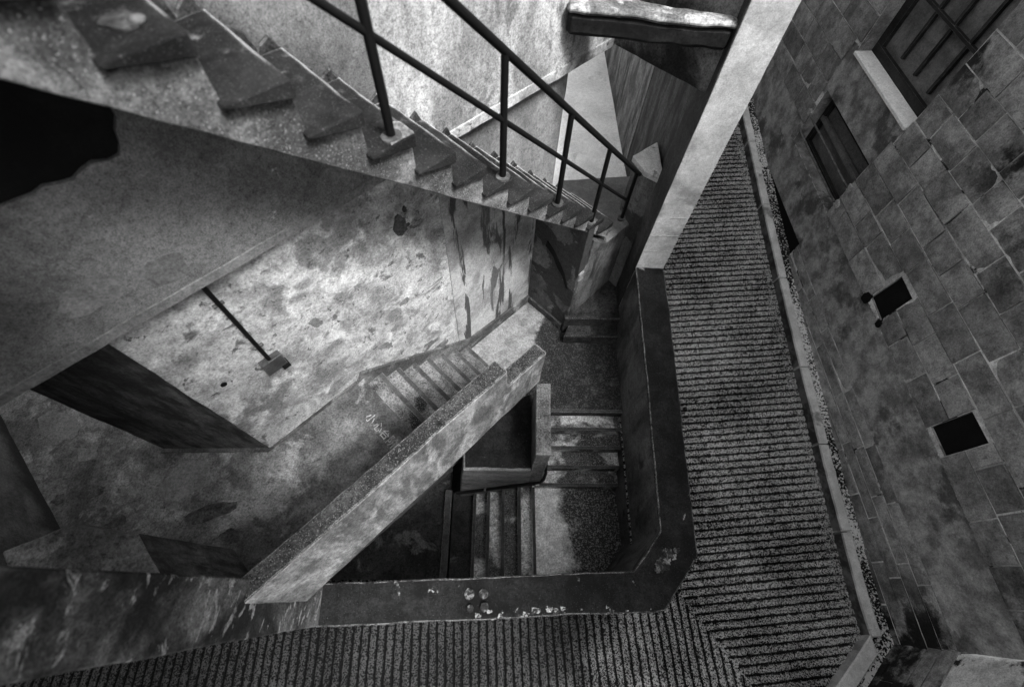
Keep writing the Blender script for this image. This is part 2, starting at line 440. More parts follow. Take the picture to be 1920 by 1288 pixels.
def build_road():
    bm = new()
    lay = bm.verts.layers.float.new('rib')
    dep = .020
    prof = [(0., 0.), (.09, .5), (.2, .9), (.45, 1.), (.72, .95), (.86, .5), (.94, .1)]   # one rib: (phase, height)
    cx, cy = 1.95, .12          # mitre starts at the parapet's corner
    md = Vector((.47, -.65)).normalized()
    def side(x, y):            # >0: belongs to the side lane
        return (x - cx) * -md.y + (y - cy) * md.x if y < cy else 1
    def vert(x, y, zz, h, ph):
        c = Vector((x * 11, y * 11, 4))
        hh = min(1., max(0., h + .22 * noise.noise(c) + .13 * noise.noise(c * 3.1)))
        v = bm.verts.new(V(x, y, zz - dep + dep * hh)); v[lay] = hh
        return v
    # side lane: ribs run across, square to the kerb
    P = .083
    x0, x1 = 1.55, 4.0
    cols = [x0 + (x1 - x0) * i / 80 for i in range(81)]
    grid = []
    for k in range(int(-1.6 / P), int(9.6 / P)):
        for ph, h in prof:
            line = []
            for x in cols:
                yy = (k + ph) * P
                y = yy + .085 * (x - 2.6) + .007 * noise.noise(Vector((x * 2.2, yy * 3, 0))) + .006 * noise.noise(Vector((x * 13, yy * 20, 3)))
                line.append((x, y, h))
            grid.append(line)
    vs = {}
    for i, line in enumerate(grid):
        for j, (x, y, h) in enumerate(line): vs[i, j] = vert(x, y, zroad(y), h, 0)
    for i in range(len(grid) - 1):
        for j in range(len(cols) - 1):
            pts = [grid[i][j], grid[i][j + 1], grid[i + 1][j + 1], grid[i + 1][j]]
            if side(sum(p[0] for p in pts) / 4, sum(p[1] for p in pts) / 4) > 0:
                bm.faces.new((vs[i, j], vs[i, j + 1], vs[i + 1, j + 1], vs[i + 1, j]))
    # near lane: ribs run the other way
    P2 = .088
    xs = [((k + ph) * P2, h) for k in range(int(-7.4 / P2), int(4.2 / P2)) for ph, h in prof]
    ys = [.2 - .07 * i for i in range(42)]
    v2 = {}
    for i, (x, h) in enumerate(xs):
        for j, y in enumerate(ys):
            xx = x + .009 * noise.noise(Vector((x * 3, y * 2.2, 5))) + .006 * noise.noise(Vector((x * 20, y * 11, 8))) - .05 * (y + .1)
            v2[i, j] = (vert(xx, y, -5.661, h, 0), xx, y)
    for i in range(len(xs) - 1):
        for j in range(len(ys) - 1):
            q = [v2[i, j], v2[i, j + 1], v2[i + 1, j + 1], v2[i + 1, j]]
            if side(sum(p[1] for p in q) / 4, sum(p[2] for p in q) / 4) <= 0.02:
                bm.faces.new([p[0] for p in q])
    bmesh.ops.delete(bm, geom=[v for v in bm.verts if not v.link_faces], context='VERTS')
    return fin('road', bm, M['road'], origin=V(2.6, 2, -5.66), angle=60, kind='structure')
road = build_road()

# earth under everything, a broad sheet well below the lane
bm = new()
box(bm, -40, 40, -40, 40, -8.6, -7.6)
fin('ground', bm, M['floor_dark'], kind='structure')

# gutter between kerb and wall, kerb
bm = new()
N_ = 90
for i in range(N_):
    y0 = -.62 + (10.3) * i / N_; y1 = -.62 + 10.3 * (i + 1) / N_
    for a, b in ((4.09, 4.14), (4.14, 4.2), (4.2, 4.3)):
        q = []
        for x, y in ((a, y0), (b, y0), (b, y1), (a, y1)):
            q.append(bm.verts.new(V(x, y, zroad(y) + .055 + .02 * noise.noise(Vector((x * 30, y * 20, 0))))))
        bm.faces.new(q)
bmesh.ops.remove_doubles(bm, verts=bm.verts, dist=.001)
# the gutter turns the corner with the wall
for i in range(14):
    for a, b in ((0.115, .19), (.19, .30)):
        q = []
        for s_, w in ((i * .16, a), ((i + 1) * .16, a), ((i + 1) * .16, b), (i * .16, b)):
            x = 4.25 - s_ * .77 - .64 * (.3 - w); y = -.47 - s_ * .64 + .77 * (.3 - w)
            q.append(bm.verts.new(V(x, y, -5.66 + .055 + .015 * noise.noise(Vector((x * 30, y * 20, 0))))))
        bm.faces.new(q)
fin('gutter', bm, M['gutter'], kind='structure')

def kerb_piece(y0, y1, k):
    bm = new()
    ys = [y0 + (y1 - y0) * i / 4 for i in range(5)]
    ys[0] += .003; ys[-1] -= .003
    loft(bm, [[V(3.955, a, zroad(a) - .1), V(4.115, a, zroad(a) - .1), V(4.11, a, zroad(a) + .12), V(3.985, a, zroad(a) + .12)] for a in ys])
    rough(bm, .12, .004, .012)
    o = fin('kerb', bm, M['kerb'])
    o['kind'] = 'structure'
for k, (a, b) in enumerate([(-.41, .62), (.625, 1.62), (1.625, 2.62), (2.625, 3.95), (3.955, 5.2), (5.205, 6.4), (6.405, 7.6), (7.605, 9.2)]):
    kerb_piece(a, b, k)
bm = new()
q = []
for s_, w in ((-.05, .0), (2.2, .0), (2.2, .14), (.06, .14)):
    q.append((3.95 - s_ * .77 + .64 * w, -.41 - s_ * .64 - .77 * w))
prism(bm, q, -5.76, -5.53)
rough(bm, .12, .004, .012)
fin('kerb', bm, M['kerb'], kind='structure')

# -------------------------------------------------------- stone building
def wall_with_holes(bm, x, outer, holes, depth):
    """wall face in the plane x, (y, z) outlines, openings lined to depth"""
    loops = []
    edges = []
    for ring in [outer] + holes:
        vsr = [bm.verts.new(V(x, y, z)) for y, z in ring]
        loops.append(vsr)
        for i in range(len(vsr)): edges.append(bm.edges.new((vsr[i], vsr[(i + 1) % len(vsr)])))
    bmesh.ops.triangle_fill(bm, use_beauty=True, use_dissolve=False, edges=edges)
    for vsr in loops[1:]:
        back = [bm.verts.new(v.co + Vector((depth, 0, 0))) for v in vsr]
        for i in range(len(vsr)):
            k = (i + 1) % len(vsr)
            bm.faces.new((vsr[i], vsr[k], back[k], back[i]))
def rect(y0, y1, z0, z1): return [(y0, z0), (y1, z0), (y1, z1), (y0, z1)]

sb = thing('stone_building', 'tall grey stone-block building with barred window and square vents beside the lane', 'building', V(4.25, 3, -5.66))
bm = new()
W1 = rect(4.27, 5.72, -2.91, -1.15); W2 = rect(4.35, 5.78, -4.19, -3.43)
H1 = [(2.67, -4.15), (2.97, -4.13), (2.94, -3.70), (2.66, -3.71)]; H2 = rect(1.14, 1.43, -4.14, -3.70)
CE = [(4.37, -5.2), (5.95, -5.0), (5.9, -4.80), (4.36, -4.80)]
wall_with_holes(bm, 4.2625, rect(-.47, 11, -6.0, 2.6), [W1, W2, H1, H2, CE], .30)
for f_ in bm.faces: f_.material_index = 0
for _ in range(9):
    L = [e for e in bm.edges if e.calc_length() > .14]
    if not L: break
    bmesh.ops.subdivide_edges(bm, edges=L, cuts=1)
    bmesh.ops.triangulate(bm, faces=[f for f in bm.faces if len(f.verts) > 3])
for v in bm.verts:
    v.co += noise.noise_vector(v.co * 5) * .0025
rnd = random.Random(11)
rows = []
z = -5.9
for hgt in (.2, .17, .18, .16, .17, .17): rows.append((z, z + hgt)); z += hgt          # thin footing courses up to the band
z = -4.2
while z < 2.5:
    hgt = rnd.choice((.26, .275, .275, .29)) if z > -3.05 else .275
    rows.append((z, z + hgt)); z += hgt
HB = [(4.27, 5.72, -2.91, -1.15), (4.35, 5.78, -4.19, -3.43), (2.655, 2.975, -4.15, -3.70), (1.14, 1.43, -4.14, -3.70), (4.36, 5.95, -5.2, -4.80)]
ZN = [(4.33, 5.85, -3.47, -2.91), (5.9, 11, -6, -4.0)]
lay_blocks(bm, lambda u, zz, h: V(4.262 - h, u, zz), -.46, 9.0, rows, HB, ZN, rnd)
for v in bm.verts: pass
wo = fin('wall', bm, M['bed'], sb, origin=V(4.25, 3, -6.0), angle=40)
wo.data.materials.append(M['block'])
bm = new()
prism(bm, [(4.272, -.484), (4.272 - 2.4 * .77, -.484 - 2.4 * .64), (4.272 - 2.4 * .77 + .3, -.484 - 2.4 * .64 - .3), (4.6, -.484)], -6.0, 2.6)
rough(bm, .2, .002, .0)
lay_blocks(bm, lambda u, zz, h: V(4.265 - u * .77 - .64 * (h - .004), -.475 - u * .64 + .77 * (h - .004), zz), .02, 2.3, rows, [], [], rnd)
wo = fin('corner_wall', bm, M['bed_plain'], sb, angle=40)
wo.data.materials.append(M['block'])
for (y0, y1, z0, z1, nm) in ((2.6, 3.05, -4.2, -3.62, 'vent'), (1.08, 1.5, -4.2, -3.64, 'vent'), (4.3, 6.0, -5.3, -4.7, 'cellar_opening')):
    bm = new(); box(bm, 4.285, 4.31, y0, y1, z0, z1)
    fin(nm, bm, M['dark_hole'], sb)
# knocked holes at the vent's corners
for (y, z, r) in ((3.0, -4.17, .075), (2.64, -4.17, .05)):
    bm = new()
    ring = []
    for k in range(14):
        a = 2 * math.pi * k / 14; rr = r * (1 + .35 * noise.noise(Vector((k * 1.7, y, z))))
        ring.append((y + rr * math.cos(a) * .8, z + rr * math.sin(a)))
    hull_prism(bm, [V(4.262, a, b) for a, b in ring], [V(4.24, y + (a - y) * .9, z + (b - z) * .9) for a, b in ring])
    o = fin('chipped_patch', bm, M['dark_hole'], sb)
# large window: frame, glazing bars, panes, sill
wf = new()
for (a, b, c, d_) in ((4.27, 5.72, -2.905, -2.80), (4.27, 5.72, -1.2, -1.15), (4.27, 4.34, -2.80, -1.2), (5.60, 5.72, -2.80, -1.2)):
    box(wf, 4.43, 4.50, a, b, c, d_)
for v in wf.verts: pass
w_o = fin('window', wf, M['timber'], sb)
bm = new()
for yy in (4.58, 4.90, 5.22): box(bm, 4.435, 4.475, yy - .018, yy + .018, -2.72, -1.2)
for zz in (-2.24, -1.76): box(bm, 4.43, 4.472, 4.34, 5.49, zz - .015, zz + .015)
fin('glazing_bars', bm, M['timber'], w_o)
bm = new(); box(bm, 4.48, 4.486, 4.3, 5.65, -2.86, -1.17)
fin('pane', bm, M['glass'], w_o)
bm = new()
hull_prism(bm, [V(4.228, 4.275, -2.94), V(4.228, 5.715, -2.94), V(4.43, 5.715, -2.94), V(4.43, 4.275, -2.94)],
           [V(4.228, 4.275, -2.905), V(4.228, 5.715, -2.905), V(4.43, 5.715, -2.895), V(4.43, 4.275, -2.895)])
rough(bm, .1, .002, .004)
fin('sill', bm, M['sill'], w_o)
# barred window
wf = new()
for (a, b, c, d_) in ((4.36, 5.77, -4.18, -4.12), (4.36, 5.77, -3.56, -3.50), (4.36, 4.43, -4.12, -3.56), (5.70, 5.77, -4.12, -3.56)):
    box(wf, 4.40, 4.46, a, b, c, d_)
w2 = fin('window', wf, M['timber'], sb)
bm = new(); box(bm, 4.385, 4.44, 4.40, 5.73, -3.80, -3.745)
fin('rail', bm, M['patch_mid'], w2)
bm = new(); box(bm, 4.465, 4.47, 4.38, 5.75, -4.16, -3.5)
fin('pane', bm, M['glass'], w2)
bm = new(); box(bm, 4.46, 4.53, 4.352, 5.778, -3.74, -3.432)
rough(bm, .1, .004, 0)
fin('lintel', bm, M['patch_mid'], w2)
for zz in (-4.0, -3.765):
    bm = new()
    pts = [V(4.30, 4.33, zz), V(4.25, 4.34, zz), V(4.232, 4.37, zz), V(4.225, 4.43, zz)] + [V(4.225, 4.6 + i * .24, zz) for i in range(5)] + [V(4.232, 5.74, zz), V(4.25, 5.79, zz), V(4.30, 5.80, zz)]
    tube(bm, pts, .013, 8)
    fin('bar', bm, M['metal'], w2)
# patches of render round the bar ends
for (y, z) in ((4.31, -4.0), (4.31, -3.765), (5.82, -4.0), (5.82, -3.765)):
    bm = new(); ring = []
    for k in range(12):
        a = 2 * math.pi * k / 12; rr = .06 * (1 + .5 * noise.noise(Vector((k * 1.3, y * 3, z * 3))))
        ring.append((y + rr * math.cos(a), z + rr * math.sin(a)))
    hull_prism(bm, [V(4.26, a, b) for a, b in ring], [V(4.238, y + (a - y) * .8, z + (b - z) * .8) for a, b in ring])
    fin('mortar_patch', bm, M['wall_upper'], sb)

# ---------------------------------------------------------------- pillars
bm = new()
box(bm, 1.575, 1.90, 3.31, 3.62, -5.4, .2)
rough(bm, .12, .003, .006)
o = fin('concrete_pillar', bm, M['pillar'])
tag(o, 'tall pale smooth concrete pillar standing on the far end of the lane-side parapet', 'pillar')
bm = new(); box(bm, 1.566, 1.580, 3.312, 3.62, -5.3, .19)  # thin dark slab paints the shade on the pillar's left face
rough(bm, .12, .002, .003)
cs = fin('shade_face', bm, M['inner_plain'], None); cs.parent = o; cs.location = cs.location - o.location
# hairline white cracks
bm = new()
for zz in (-3.80, -3.56, -3.30):
    pts = [V(1.585 + .0305 * i, 3.3005, zz + .022 * noise.noise(Vector((i * .8, zz * 7, 0)))) for i in range(11)]
    if zz == -3.30: pts = pts[4:]
    tube(bm, pts, .003, 5)
cr = fin('crack', bm, M['pale_cap'], None)
cr.parent = o; cr.location = cr.location - o.location
# white render joint on the arris of the pillar beyond (its rear wall along the lane)
bm = new()
box(bm, 1.66, 1.89, 3.62, 11, -5.4, -1.75)
rough(bm, .2, .004, .0)
o = fin('passage_wall', bm, M['shaded_streaks'])  # near stretch has the tower wall's shade painted into its colour
tag(o, 'rain-streaked concrete wall with shade painted in, running back behind the pale pillar', 'wall')
bm = new()
box(bm, 1.652, 1.659, 5.03, 10.9, -4.6, -1.76)
rough(bm, .2, .002, 0)
c = fin('lit_stretch', bm, M['streaked'], o)  # far stretch of the same wall, in the lit tone

bm = new()
prism(bm, [(-1.44, .075), (-1.44, -.235), (-9, -.235), (-9, .075)], -6.0, .9)
rough(bm, .12, .004, .008)
o = fin('concrete_pillar', bm, M['grimy'])
tag(o, 'dark grime-streaked concrete pillar end rising at the lower left where both parapets meet', 'pillar')

# ------------------------------------------------- lane-side parapet (L plan)
I = [(1.57, 3.30, -4.09), (1.565, 2.64, -4.18), (1.57, 1.84, -4.33), (1.57, .79, -4.53), (1.57, .51, -4.59), (1.28, .175, -4.62), (-1.37, .07, -4.36), (-1.46, .065, -4.345)]
O = [(1.89, 3.31, -4.12), (1.89, 2.66, -4.20), (1.89, 1.79, -4.36), (1.89, 1.03, -4.49), (1.89, .32, -4.62), (1.51, -.13, -4.64), (-1.30, -.225, -4.41), (-1.46, -.228, -4.40)]
pw = thing('parapet_wall', 'low dark mossy parapet bending round the open stairwell along the ribbed lane', 'parapet', V(1.7, .5, -6.2))
bm = new()
loft(bm, [[V(p[0], p[1], -7.3), V(q[0], q[1], -7.3), V(*q), V(*p)] for p, q in zip(I, O)])
rough(bm, .09, .005, .010)
fin('wall', bm, M['inner'], pw, origin=V(1.5, .3, -7.3))
# coping skin: thicker mortar weathering course, 12 mm proud with ragged edge
bm = new()
def prd(p, q, e, dz):
    v = Vector((q[0] - p[0], q[1] - p[1])).normalized() * e
    return V(p[0] - v.x, p[1] - v.y, p[2] + dz)
loft(bm, [[prd(p, q, .008, -.03), prd(q, p, .012, -.03), prd(q, p, .012, .016), prd(p, q, .008, .016)] for p, q in zip(I, O)])
rough(bm, .055, .006, .008)
fin('coping', bm, M['coping_dark'], pw)

# ------------------------------------------------------------- floors
def slab(name, poly, z, th, mat, **kw):
    bm = new(); prism(bm, poly, z - th, z); rough(bm, .12, .003, .004)
    return fin(name, bm, mat, kind='structure', **kw)
# upper floor, left
slab('upper_floor', [(-8, 1.5), (-8, -.05), (-1.5, -.05), dn(-1.0, 1.08), dn(.372, 1.08), dn(.372, 2.32), (-2, 4)], -4.15, .16, M['floor_patchy'])
# lower floor under it
slab('lower_floor', [(-6, 3.5), (-6, -.1), (-.78, .05), (-.70, 1.3), (-.70, 3.5)], -7.06, .2, M['floor_dark'])

# ------------------------------------------------------------- flights
def flight(name, label, loc, steps, group='flights of concrete stairs in the stairwell'):
    root = thing(name, label, 'stairs', loc, group)
    return root
def step_block(root, poly, z0, z1, mat, nos=None, nm='nosing'):
    bm = new(); prism(bm, poly, z0, z1); rough(bm, .07, .0035, .009)
    s = fin('step', bm, mat, root)
    if nos:
        bm = new(); prism(bm, nos, z1 - .02, z1 + .006); rough(bm, .07, .002, .004)
        fin('nosing', bm, M[nm], s)
    return s

# (1) seven steps down from the painted floor to the landing, along D
f1 = flight('concrete_staircase', 'seven narrow worn steps descending from the painted floor beside the slanting parapet', V(-.5, 2.2, -5.3), 7)
for k in range(8):
    d0 = .372 + .19 * k; d1 = d0 + .19; z = -4.15 - .1437 * (k + 1)
    if k == 7: break
    step_block(f1, [dn(d0 - .02, 1.36), dn(d1, 1.36), dn(d1, 2.32), dn(d0 - .02, 2.32)], z - .3, z, M['tread'],
               [dn(d1 - .05, 1.37), dn(d1 + .004, 1.37), dn(d1 + .004, 2.29), dn(d1 - .05, 2.29)])
bm = new()
profile_dn(bm, [(.30, -4.15), (.38, -4.03), (1.75, -5.04), (2.86, -5.17), (2.86, -5.4), (1.66, -5.4), (.30, -4.4)], 2.272, 2.33)
rough(bm, .08, .004, .004)
fin('skirting', bm, M['floor_patchy'], f1)
# the riser face that closes the painted floor
# (2) landing at the foot
def mat_landing():
    t = NT('landing_aggregate')
    x, y, z = t.sep(t.geo.outputs['Position'])
    w = t.noise(2.2, 6, .65); f = t.noise(70, 3, .72); f2 = t.noise(8, 6, .7)
    g = t.ramp(f, .3, .7, .5, 1.5, False)
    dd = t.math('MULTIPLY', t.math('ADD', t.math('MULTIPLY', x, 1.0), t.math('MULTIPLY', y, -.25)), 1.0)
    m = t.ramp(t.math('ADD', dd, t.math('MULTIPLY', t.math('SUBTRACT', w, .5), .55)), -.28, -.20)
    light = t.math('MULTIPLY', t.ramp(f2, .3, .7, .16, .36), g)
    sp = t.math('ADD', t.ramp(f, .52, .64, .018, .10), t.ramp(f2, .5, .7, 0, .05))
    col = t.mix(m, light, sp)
    return t.done(col, .85, t.math('ADD', f, f2), .006)
M['landing'] = mat_landing()
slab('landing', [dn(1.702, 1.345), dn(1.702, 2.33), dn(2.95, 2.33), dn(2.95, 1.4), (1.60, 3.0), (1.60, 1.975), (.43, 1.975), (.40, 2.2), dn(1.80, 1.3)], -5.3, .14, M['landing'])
# (3) dark steps rising under the pale pillar
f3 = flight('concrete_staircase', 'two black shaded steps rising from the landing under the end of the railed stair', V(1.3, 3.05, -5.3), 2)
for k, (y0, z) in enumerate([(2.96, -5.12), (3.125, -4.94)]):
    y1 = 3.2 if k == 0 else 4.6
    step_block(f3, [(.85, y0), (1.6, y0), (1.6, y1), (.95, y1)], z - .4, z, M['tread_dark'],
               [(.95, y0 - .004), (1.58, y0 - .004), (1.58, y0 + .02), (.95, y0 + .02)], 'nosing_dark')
# (4) five steps from landing down towards the viewer
f4 = flight('concrete_staircase', 'straight flight of damp steps with pale nosing lines running down beside the lane parapet', V(1.1, 1.6, -6.1), 5)
yn = [1.975, 1.795, 1.605, 1.40, 1.21]
for k in range(4):
    z = -5.3 - .16 * (k + 1)
    step_block(f4, [(.5, yn[k + 1]), (1.6, yn[k + 1]), (1.6, yn[k] + .03), (.5, yn[k] + .03)], z - .3, z, M['tread_worn'],
               [(.55, yn[k + 1] - .005), (1.57, yn[k + 1] - .005), (1.57, yn[k + 1] + .035), (.55, yn[k + 1] + .035)])
bm = new(); prism(bm, [(.55, 1.970), (1.57, 1.970), (1.57, 2.01), (.55, 2.01)], -5.33, -5.294); rough(bm, .07, .002, .004)
fin('nosing', bm, M['nosing'], f4)
# (5) lower landing
def mat_lower_landing():
    t = NT('lower_landing_aggregate')
    x, y, z = t.sep(t.geo.outputs['Position'])
    w = t.noise(2.6, 7, .68); f = t.noise(60, 3, .72); f2 = t.noise(9, 6, .7)
    g = t.ramp(f, .3, .7, .55, 1.45, False)
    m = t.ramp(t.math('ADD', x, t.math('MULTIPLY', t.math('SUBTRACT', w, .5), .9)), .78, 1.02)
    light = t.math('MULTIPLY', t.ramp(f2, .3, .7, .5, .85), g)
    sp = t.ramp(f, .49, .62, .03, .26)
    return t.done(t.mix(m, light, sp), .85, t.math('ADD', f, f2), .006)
M['landing_low'] = mat_lower_landing()
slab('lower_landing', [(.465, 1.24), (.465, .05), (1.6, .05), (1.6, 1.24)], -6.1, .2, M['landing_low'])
# (6) steps down to the left
f6 = flight('concrete_staircase', 'flight of narrow shining steps descending left from the lowest landing to the black floor', V(-.1, .6, -7.06), 5)
xn = [.47, .285, .075, -.125, -.325, -.63]
for k in range(5):
    z = -6.1 - .16 * (k + 1)
    step_block(f6, [(xn[k + 1], .05), (xn[k] + .03, .05), (xn[k] + .03, 1.30), (xn[k + 1], 1.30)], z - .3, z, M['tread_worn'] if k < 4 else M['floor_dark'],
               [(xn[k + 1] - .005, .1), (xn[k + 1] + .04, .1), (xn[k + 1] + .04, 1.26), (xn[k + 1] - .005, 1.26)] if k < 4 else None)
bm = new(); prism(bm, [(.462, .1), (.50, .1), (.50, 1.22), (.462, 1.22)], -6.13, -6.094); rough(bm, .07, .002, .004)
fin('nosing', bm, M['nosing'], f6)
bm = new(); prism(bm, [(-.76, .05), (-.66, .05), (-.66, 1.35), (-.76, 1.35)], -7.2, -6.95); rough(bm, .07, .006, .008)
fin('floor_kerb', bm, M['nosing'], f6)

# ------------------------------------------------------------- slanting parapet
dp = thing('parapet_wall', 'slanting parapet with bright brushed side and notched top dividing the upper floor from the deep stairwell', 'parapet', VD(.2, 1.04, -4.1))
bm = new()
profile_dn(bm, [(-1.12, -3.04), (1.082, -3.07), (1.095, -3.37), (1.56, -3.39), (1.545, -3.96), (.45, -4.03), (-1.12, -4.03)], .98, 1.10)
rough(bm, .07, .005, .009)
fin('wall', bm, M['diag_side'], dp)
bm = new()
profile_dn(bm, [(-1.12, -3.055), (-1.12, -3.033), (1.075, -3.062), (1.07, -3.085)], .983, 1.112)
rough(bm, .05, .005, .006)
fin('coping', bm, concrete('mossy_coping_speckled', .016, .06, 3, grain=.8, gsc=60, speck=(105, .60, .20), wear=(.012, .4, .35), stain=(1.2, .55, .1, .015), bump=.006), dp)
bm = new()
profile_dn(bm, [(1.10, -3.385), (1.10, -3.363), (1.55, -3.383), (1.55, -3.40)], .984, 1.108)
rough(bm, .05, .005, .006)
fin('coping', bm, bpy.data.materials['mossy_coping_speckled'], dp)
# dark web walls carrying the floor and the steps, set back under it
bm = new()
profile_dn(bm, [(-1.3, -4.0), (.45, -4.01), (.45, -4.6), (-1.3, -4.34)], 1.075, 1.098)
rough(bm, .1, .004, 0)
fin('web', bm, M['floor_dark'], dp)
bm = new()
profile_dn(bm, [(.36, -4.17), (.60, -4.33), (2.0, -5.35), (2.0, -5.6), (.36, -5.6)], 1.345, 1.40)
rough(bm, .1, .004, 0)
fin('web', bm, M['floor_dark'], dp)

# ------------------------------------------------------------- planter
pl = thing('planter_box', 'triangular concrete planter tucked into the turn of the lower stairs', 'planter', V(.1, 1.5, -6.8))
bm = new()
hull_prism(bm, [V(-.54, 1.25, -6.95), V(.50, 1.25, -6.4), V(.50, 2.2, -6.4), V(-.54, 1.5, -6.9)], [V(-.40, 1.255, -5.32), V(.415, 1.255, -5.32), V(.415, 2.28, -5.33), V(-.40, 1.50, -5.33)])
rough(bm, .07, .005, .012)
fin('wall', bm, concrete('planter_render', .10, .2, 3.4, stretch=(.5, .5, 1.6), grain=.35, gsc=70, wear=(.012, .4, .4), stain=(2, .62, .05, .06), bump=.005), pl)
bm = new()
prism(bm, [(.40, 1.252), (.56, 1.252), (.585, 2.06), (.425, 2.06)], -6.2, -4.62)
rough(bm, .07, .004, .010)
fin('side_wall', bm, concrete('planter_coping', .06, .15, 3, grain=.6, gsc=70, speck=(80, .62, .3), wear=(.012, .45, .35), bump=.005), pl)
bm = new()
prism(bm, [(-.375, 1.285), (.41, 1.285), (.41, 2.26), (.36, 2.25), (-.375, 1.50)], -5.5, -5.312)
rough(bm, .05, .010, 0)
fin('soil', bm, concrete('planter_soil', .006, .016, 5, grain=.8, gsc=60, speck=(40, .70, .2), pale=(2.2, .62, .06, .06), bump=.01), pl)

# black pipe hugging the planter
pipe = thing('drain_pipe', 'thin black pipe bent round the foot of the triangular planter', 'pipe', V(.2, 1.22, -6.6))
bm = new()
pts = [V(-.56, 1.235, -6.60)]
for i in range(1, 9): pts.append(V(-.56 + .118 * i, 1.232, -6.60 + .079 * i))
pts += [V(.47, 1.235, -5.94), V(.55, 1.245, -5.90), V(.60, 1.275, -5.87), V(.625, 1.34, -5.83), V(.63, 1.45, -5.76)]
pts += [V(.632, 1.6, -5.64), V(.634, 1.8, -5.48), V(.636, 2.0, -5.22), V(.636, 2.06, -5.14)]
tube(bm, pts, .021, 10)
fin('tube', bm, M['black'], pipe)
for x in (-.16,):
    bm = new(); box(bm, x - .014, x + .014, 1.206, 1.258, -6.365, -6.27)
    fin('clip', bm, M['box'], pipe)

# ------------------------------------------------------------- railed stair
S0, DS = .573, .2264; Z0, DZ = -.928, -.2164
def zk(k): return Z0 + DZ * k
def sk(k): return S0 + DS * k
ST = thing('cantilever_staircase', 'steep open-sided concrete staircase crossing the upper left and descending to the right', 'stairs', VD(2, 1.9, -4.0))
bm = new()
K0, K1 = -7, 12
prof = []
for k in range(K0, K1 + 1):
    prof += [(sk(k) - .006, zk(k + 1) - .05 + 0), (sk(k) - .006, zk(k + 1) - .05)][:0]
    prof += [(sk(k - 1) - .004, zk(k) - .045), (sk(k) - .004, zk(k) - .045)]
end_s = sk(K1)
bz = lambda s: -.9008 - .9178 * (s - .144)
prof += [(end_s - .004, -3.86), (end_s - .02, bz(end_s - .02) - .01), (sk(K0 - 1) - .004, bz(sk(K0 - 1)))]
profile_dn(bm, prof, 1.632, 2.19)
rough(bm, .06, .003, .005)
fin('stringer', bm, M['stringer'], ST)
for k in range(K0, K1 + 1):
    bm = new()
    profile_dn(bm, [(sk(k - 1) - .02, zk(k) - .016), (sk(k) - .006, zk(k) - .072), (sk(k), zk(k) - .05), (sk(k), zk(k)), (sk(k - 1) - .02, zk(k) + .002)], 1.592, 2.195)
    rough(bm, .05, .004, .006)
    fin('step', bm, M['tread_stair'], ST)
# stained skirting lumps where the steps meet the wall
for k in range(K0, K1):
    bm = new()
    profile_dn(bm, [(sk(k) - .02, zk(k + 1) - .01), (sk(k) + .12, zk(k + 1) - .01), (sk(k) + .10, zk(k + 1) + .09), (sk(k) + .02, zk(k + 1) + .16), (sk(k) - .04, zk(k) + .06), (sk(k) - .10, zk(k) + .03), (sk(k) - .14, zk(k) - .01)], 2.185, 2.207)
    rough(bm, .04, .010, .004)
    fin('skirting', bm, M['tread_dark'], ST)
# patched landing corner of the third step
bm = new()
ring = [(sk(2) - .002, 1.60), (sk(2) - .002, 1.70), (sk(2) - .05, 1.74), (sk(2) - .08, 1.70), (sk(2) - .075, 1.655), (sk(2) - .12, 1.64), (sk(2) - .13, 1.60)]
prism_dn(bm, ring, zk(2) - .01, zk(2) + .007)
rough(bm, .03, .003, .002)
fin('mortar_patch', bm, M['diag_side'], ST)

# handrail
HR = thing('handrail', 'black pipe handrail with one middle rail along the open side of the steep staircase', 'railing', VD(2, 1.645, -4))
rail = lambda s, off=0.: -1.245 - .957 * (s - 1.655) + off
post_s = [.93, 1.655, 2.295, 2.915, 3.56]
post_z = [None] * 5
for s in tuple(post_s):
    # tread under the post
    k = math.ceil((s - S0) / DS - 1e-6); zb = zk(k)
    if s > 3.5: zb = -3.70
    bm = new(); tube(bm, [VD(s, 1.645, zb - .02), VD(s, 1.645, rail(s))], .0215, 12)
    p = fin('post', bm, M['black'], HR)
    bm = new()
    ring = [(s + .05 * math.cos(a) * (1 + .2 * noise.noise(Vector((s, a, 0)))), 1.645 + .045 * math.sin(a)) for a in [2 * math.pi * i / 10 for i in range(10)]]
    prism_dn(bm, ring, zb - .01, zb + .014); rough(bm, .03, .003, .003)
    fin('footing', bm, M['patch_dark'], p)
bm = new(); tube(bm, [VD(.0 + .25 * i, 1.645, rail(.0 + .25 * i)) for i in range(15)] + [VD(3.63, 1.645, rail(3.63))], .0225, 12)
fin('top_rail', bm, M['black'], HR)
bm = new(); tube(bm, [VD(.0 + .3 * i, 1.645, rail(.0 + .3 * i, -.375)) for i in range(12)] + [VD(3.56, 1.645, rail(3.56, -.375))], .0165, 12)
fin('middle_rail', bm, M['black'], HR)

# ------------------------------------------------------------- tower wall
TW = thing('tower_wall', 'big weathered render wall hanging over the stairwell behind the steep staircase', 'wall', VD(1, 2.3, -2.07))
bm = new()
ZB = -2.075
opening = [(-.9, -1.29)] + [(-.84 + .047 * i, -1.285 + .035 * noise.noise(Vector((i * .9, 3, 1)))) for i in range(19)] + [(.035, -1.25), (.05, -1.2), (.085, -1.16), (.10, -1.10), (.17, -1.06), (.26, -.96), (.2, -.55), (-.9, -.55)]
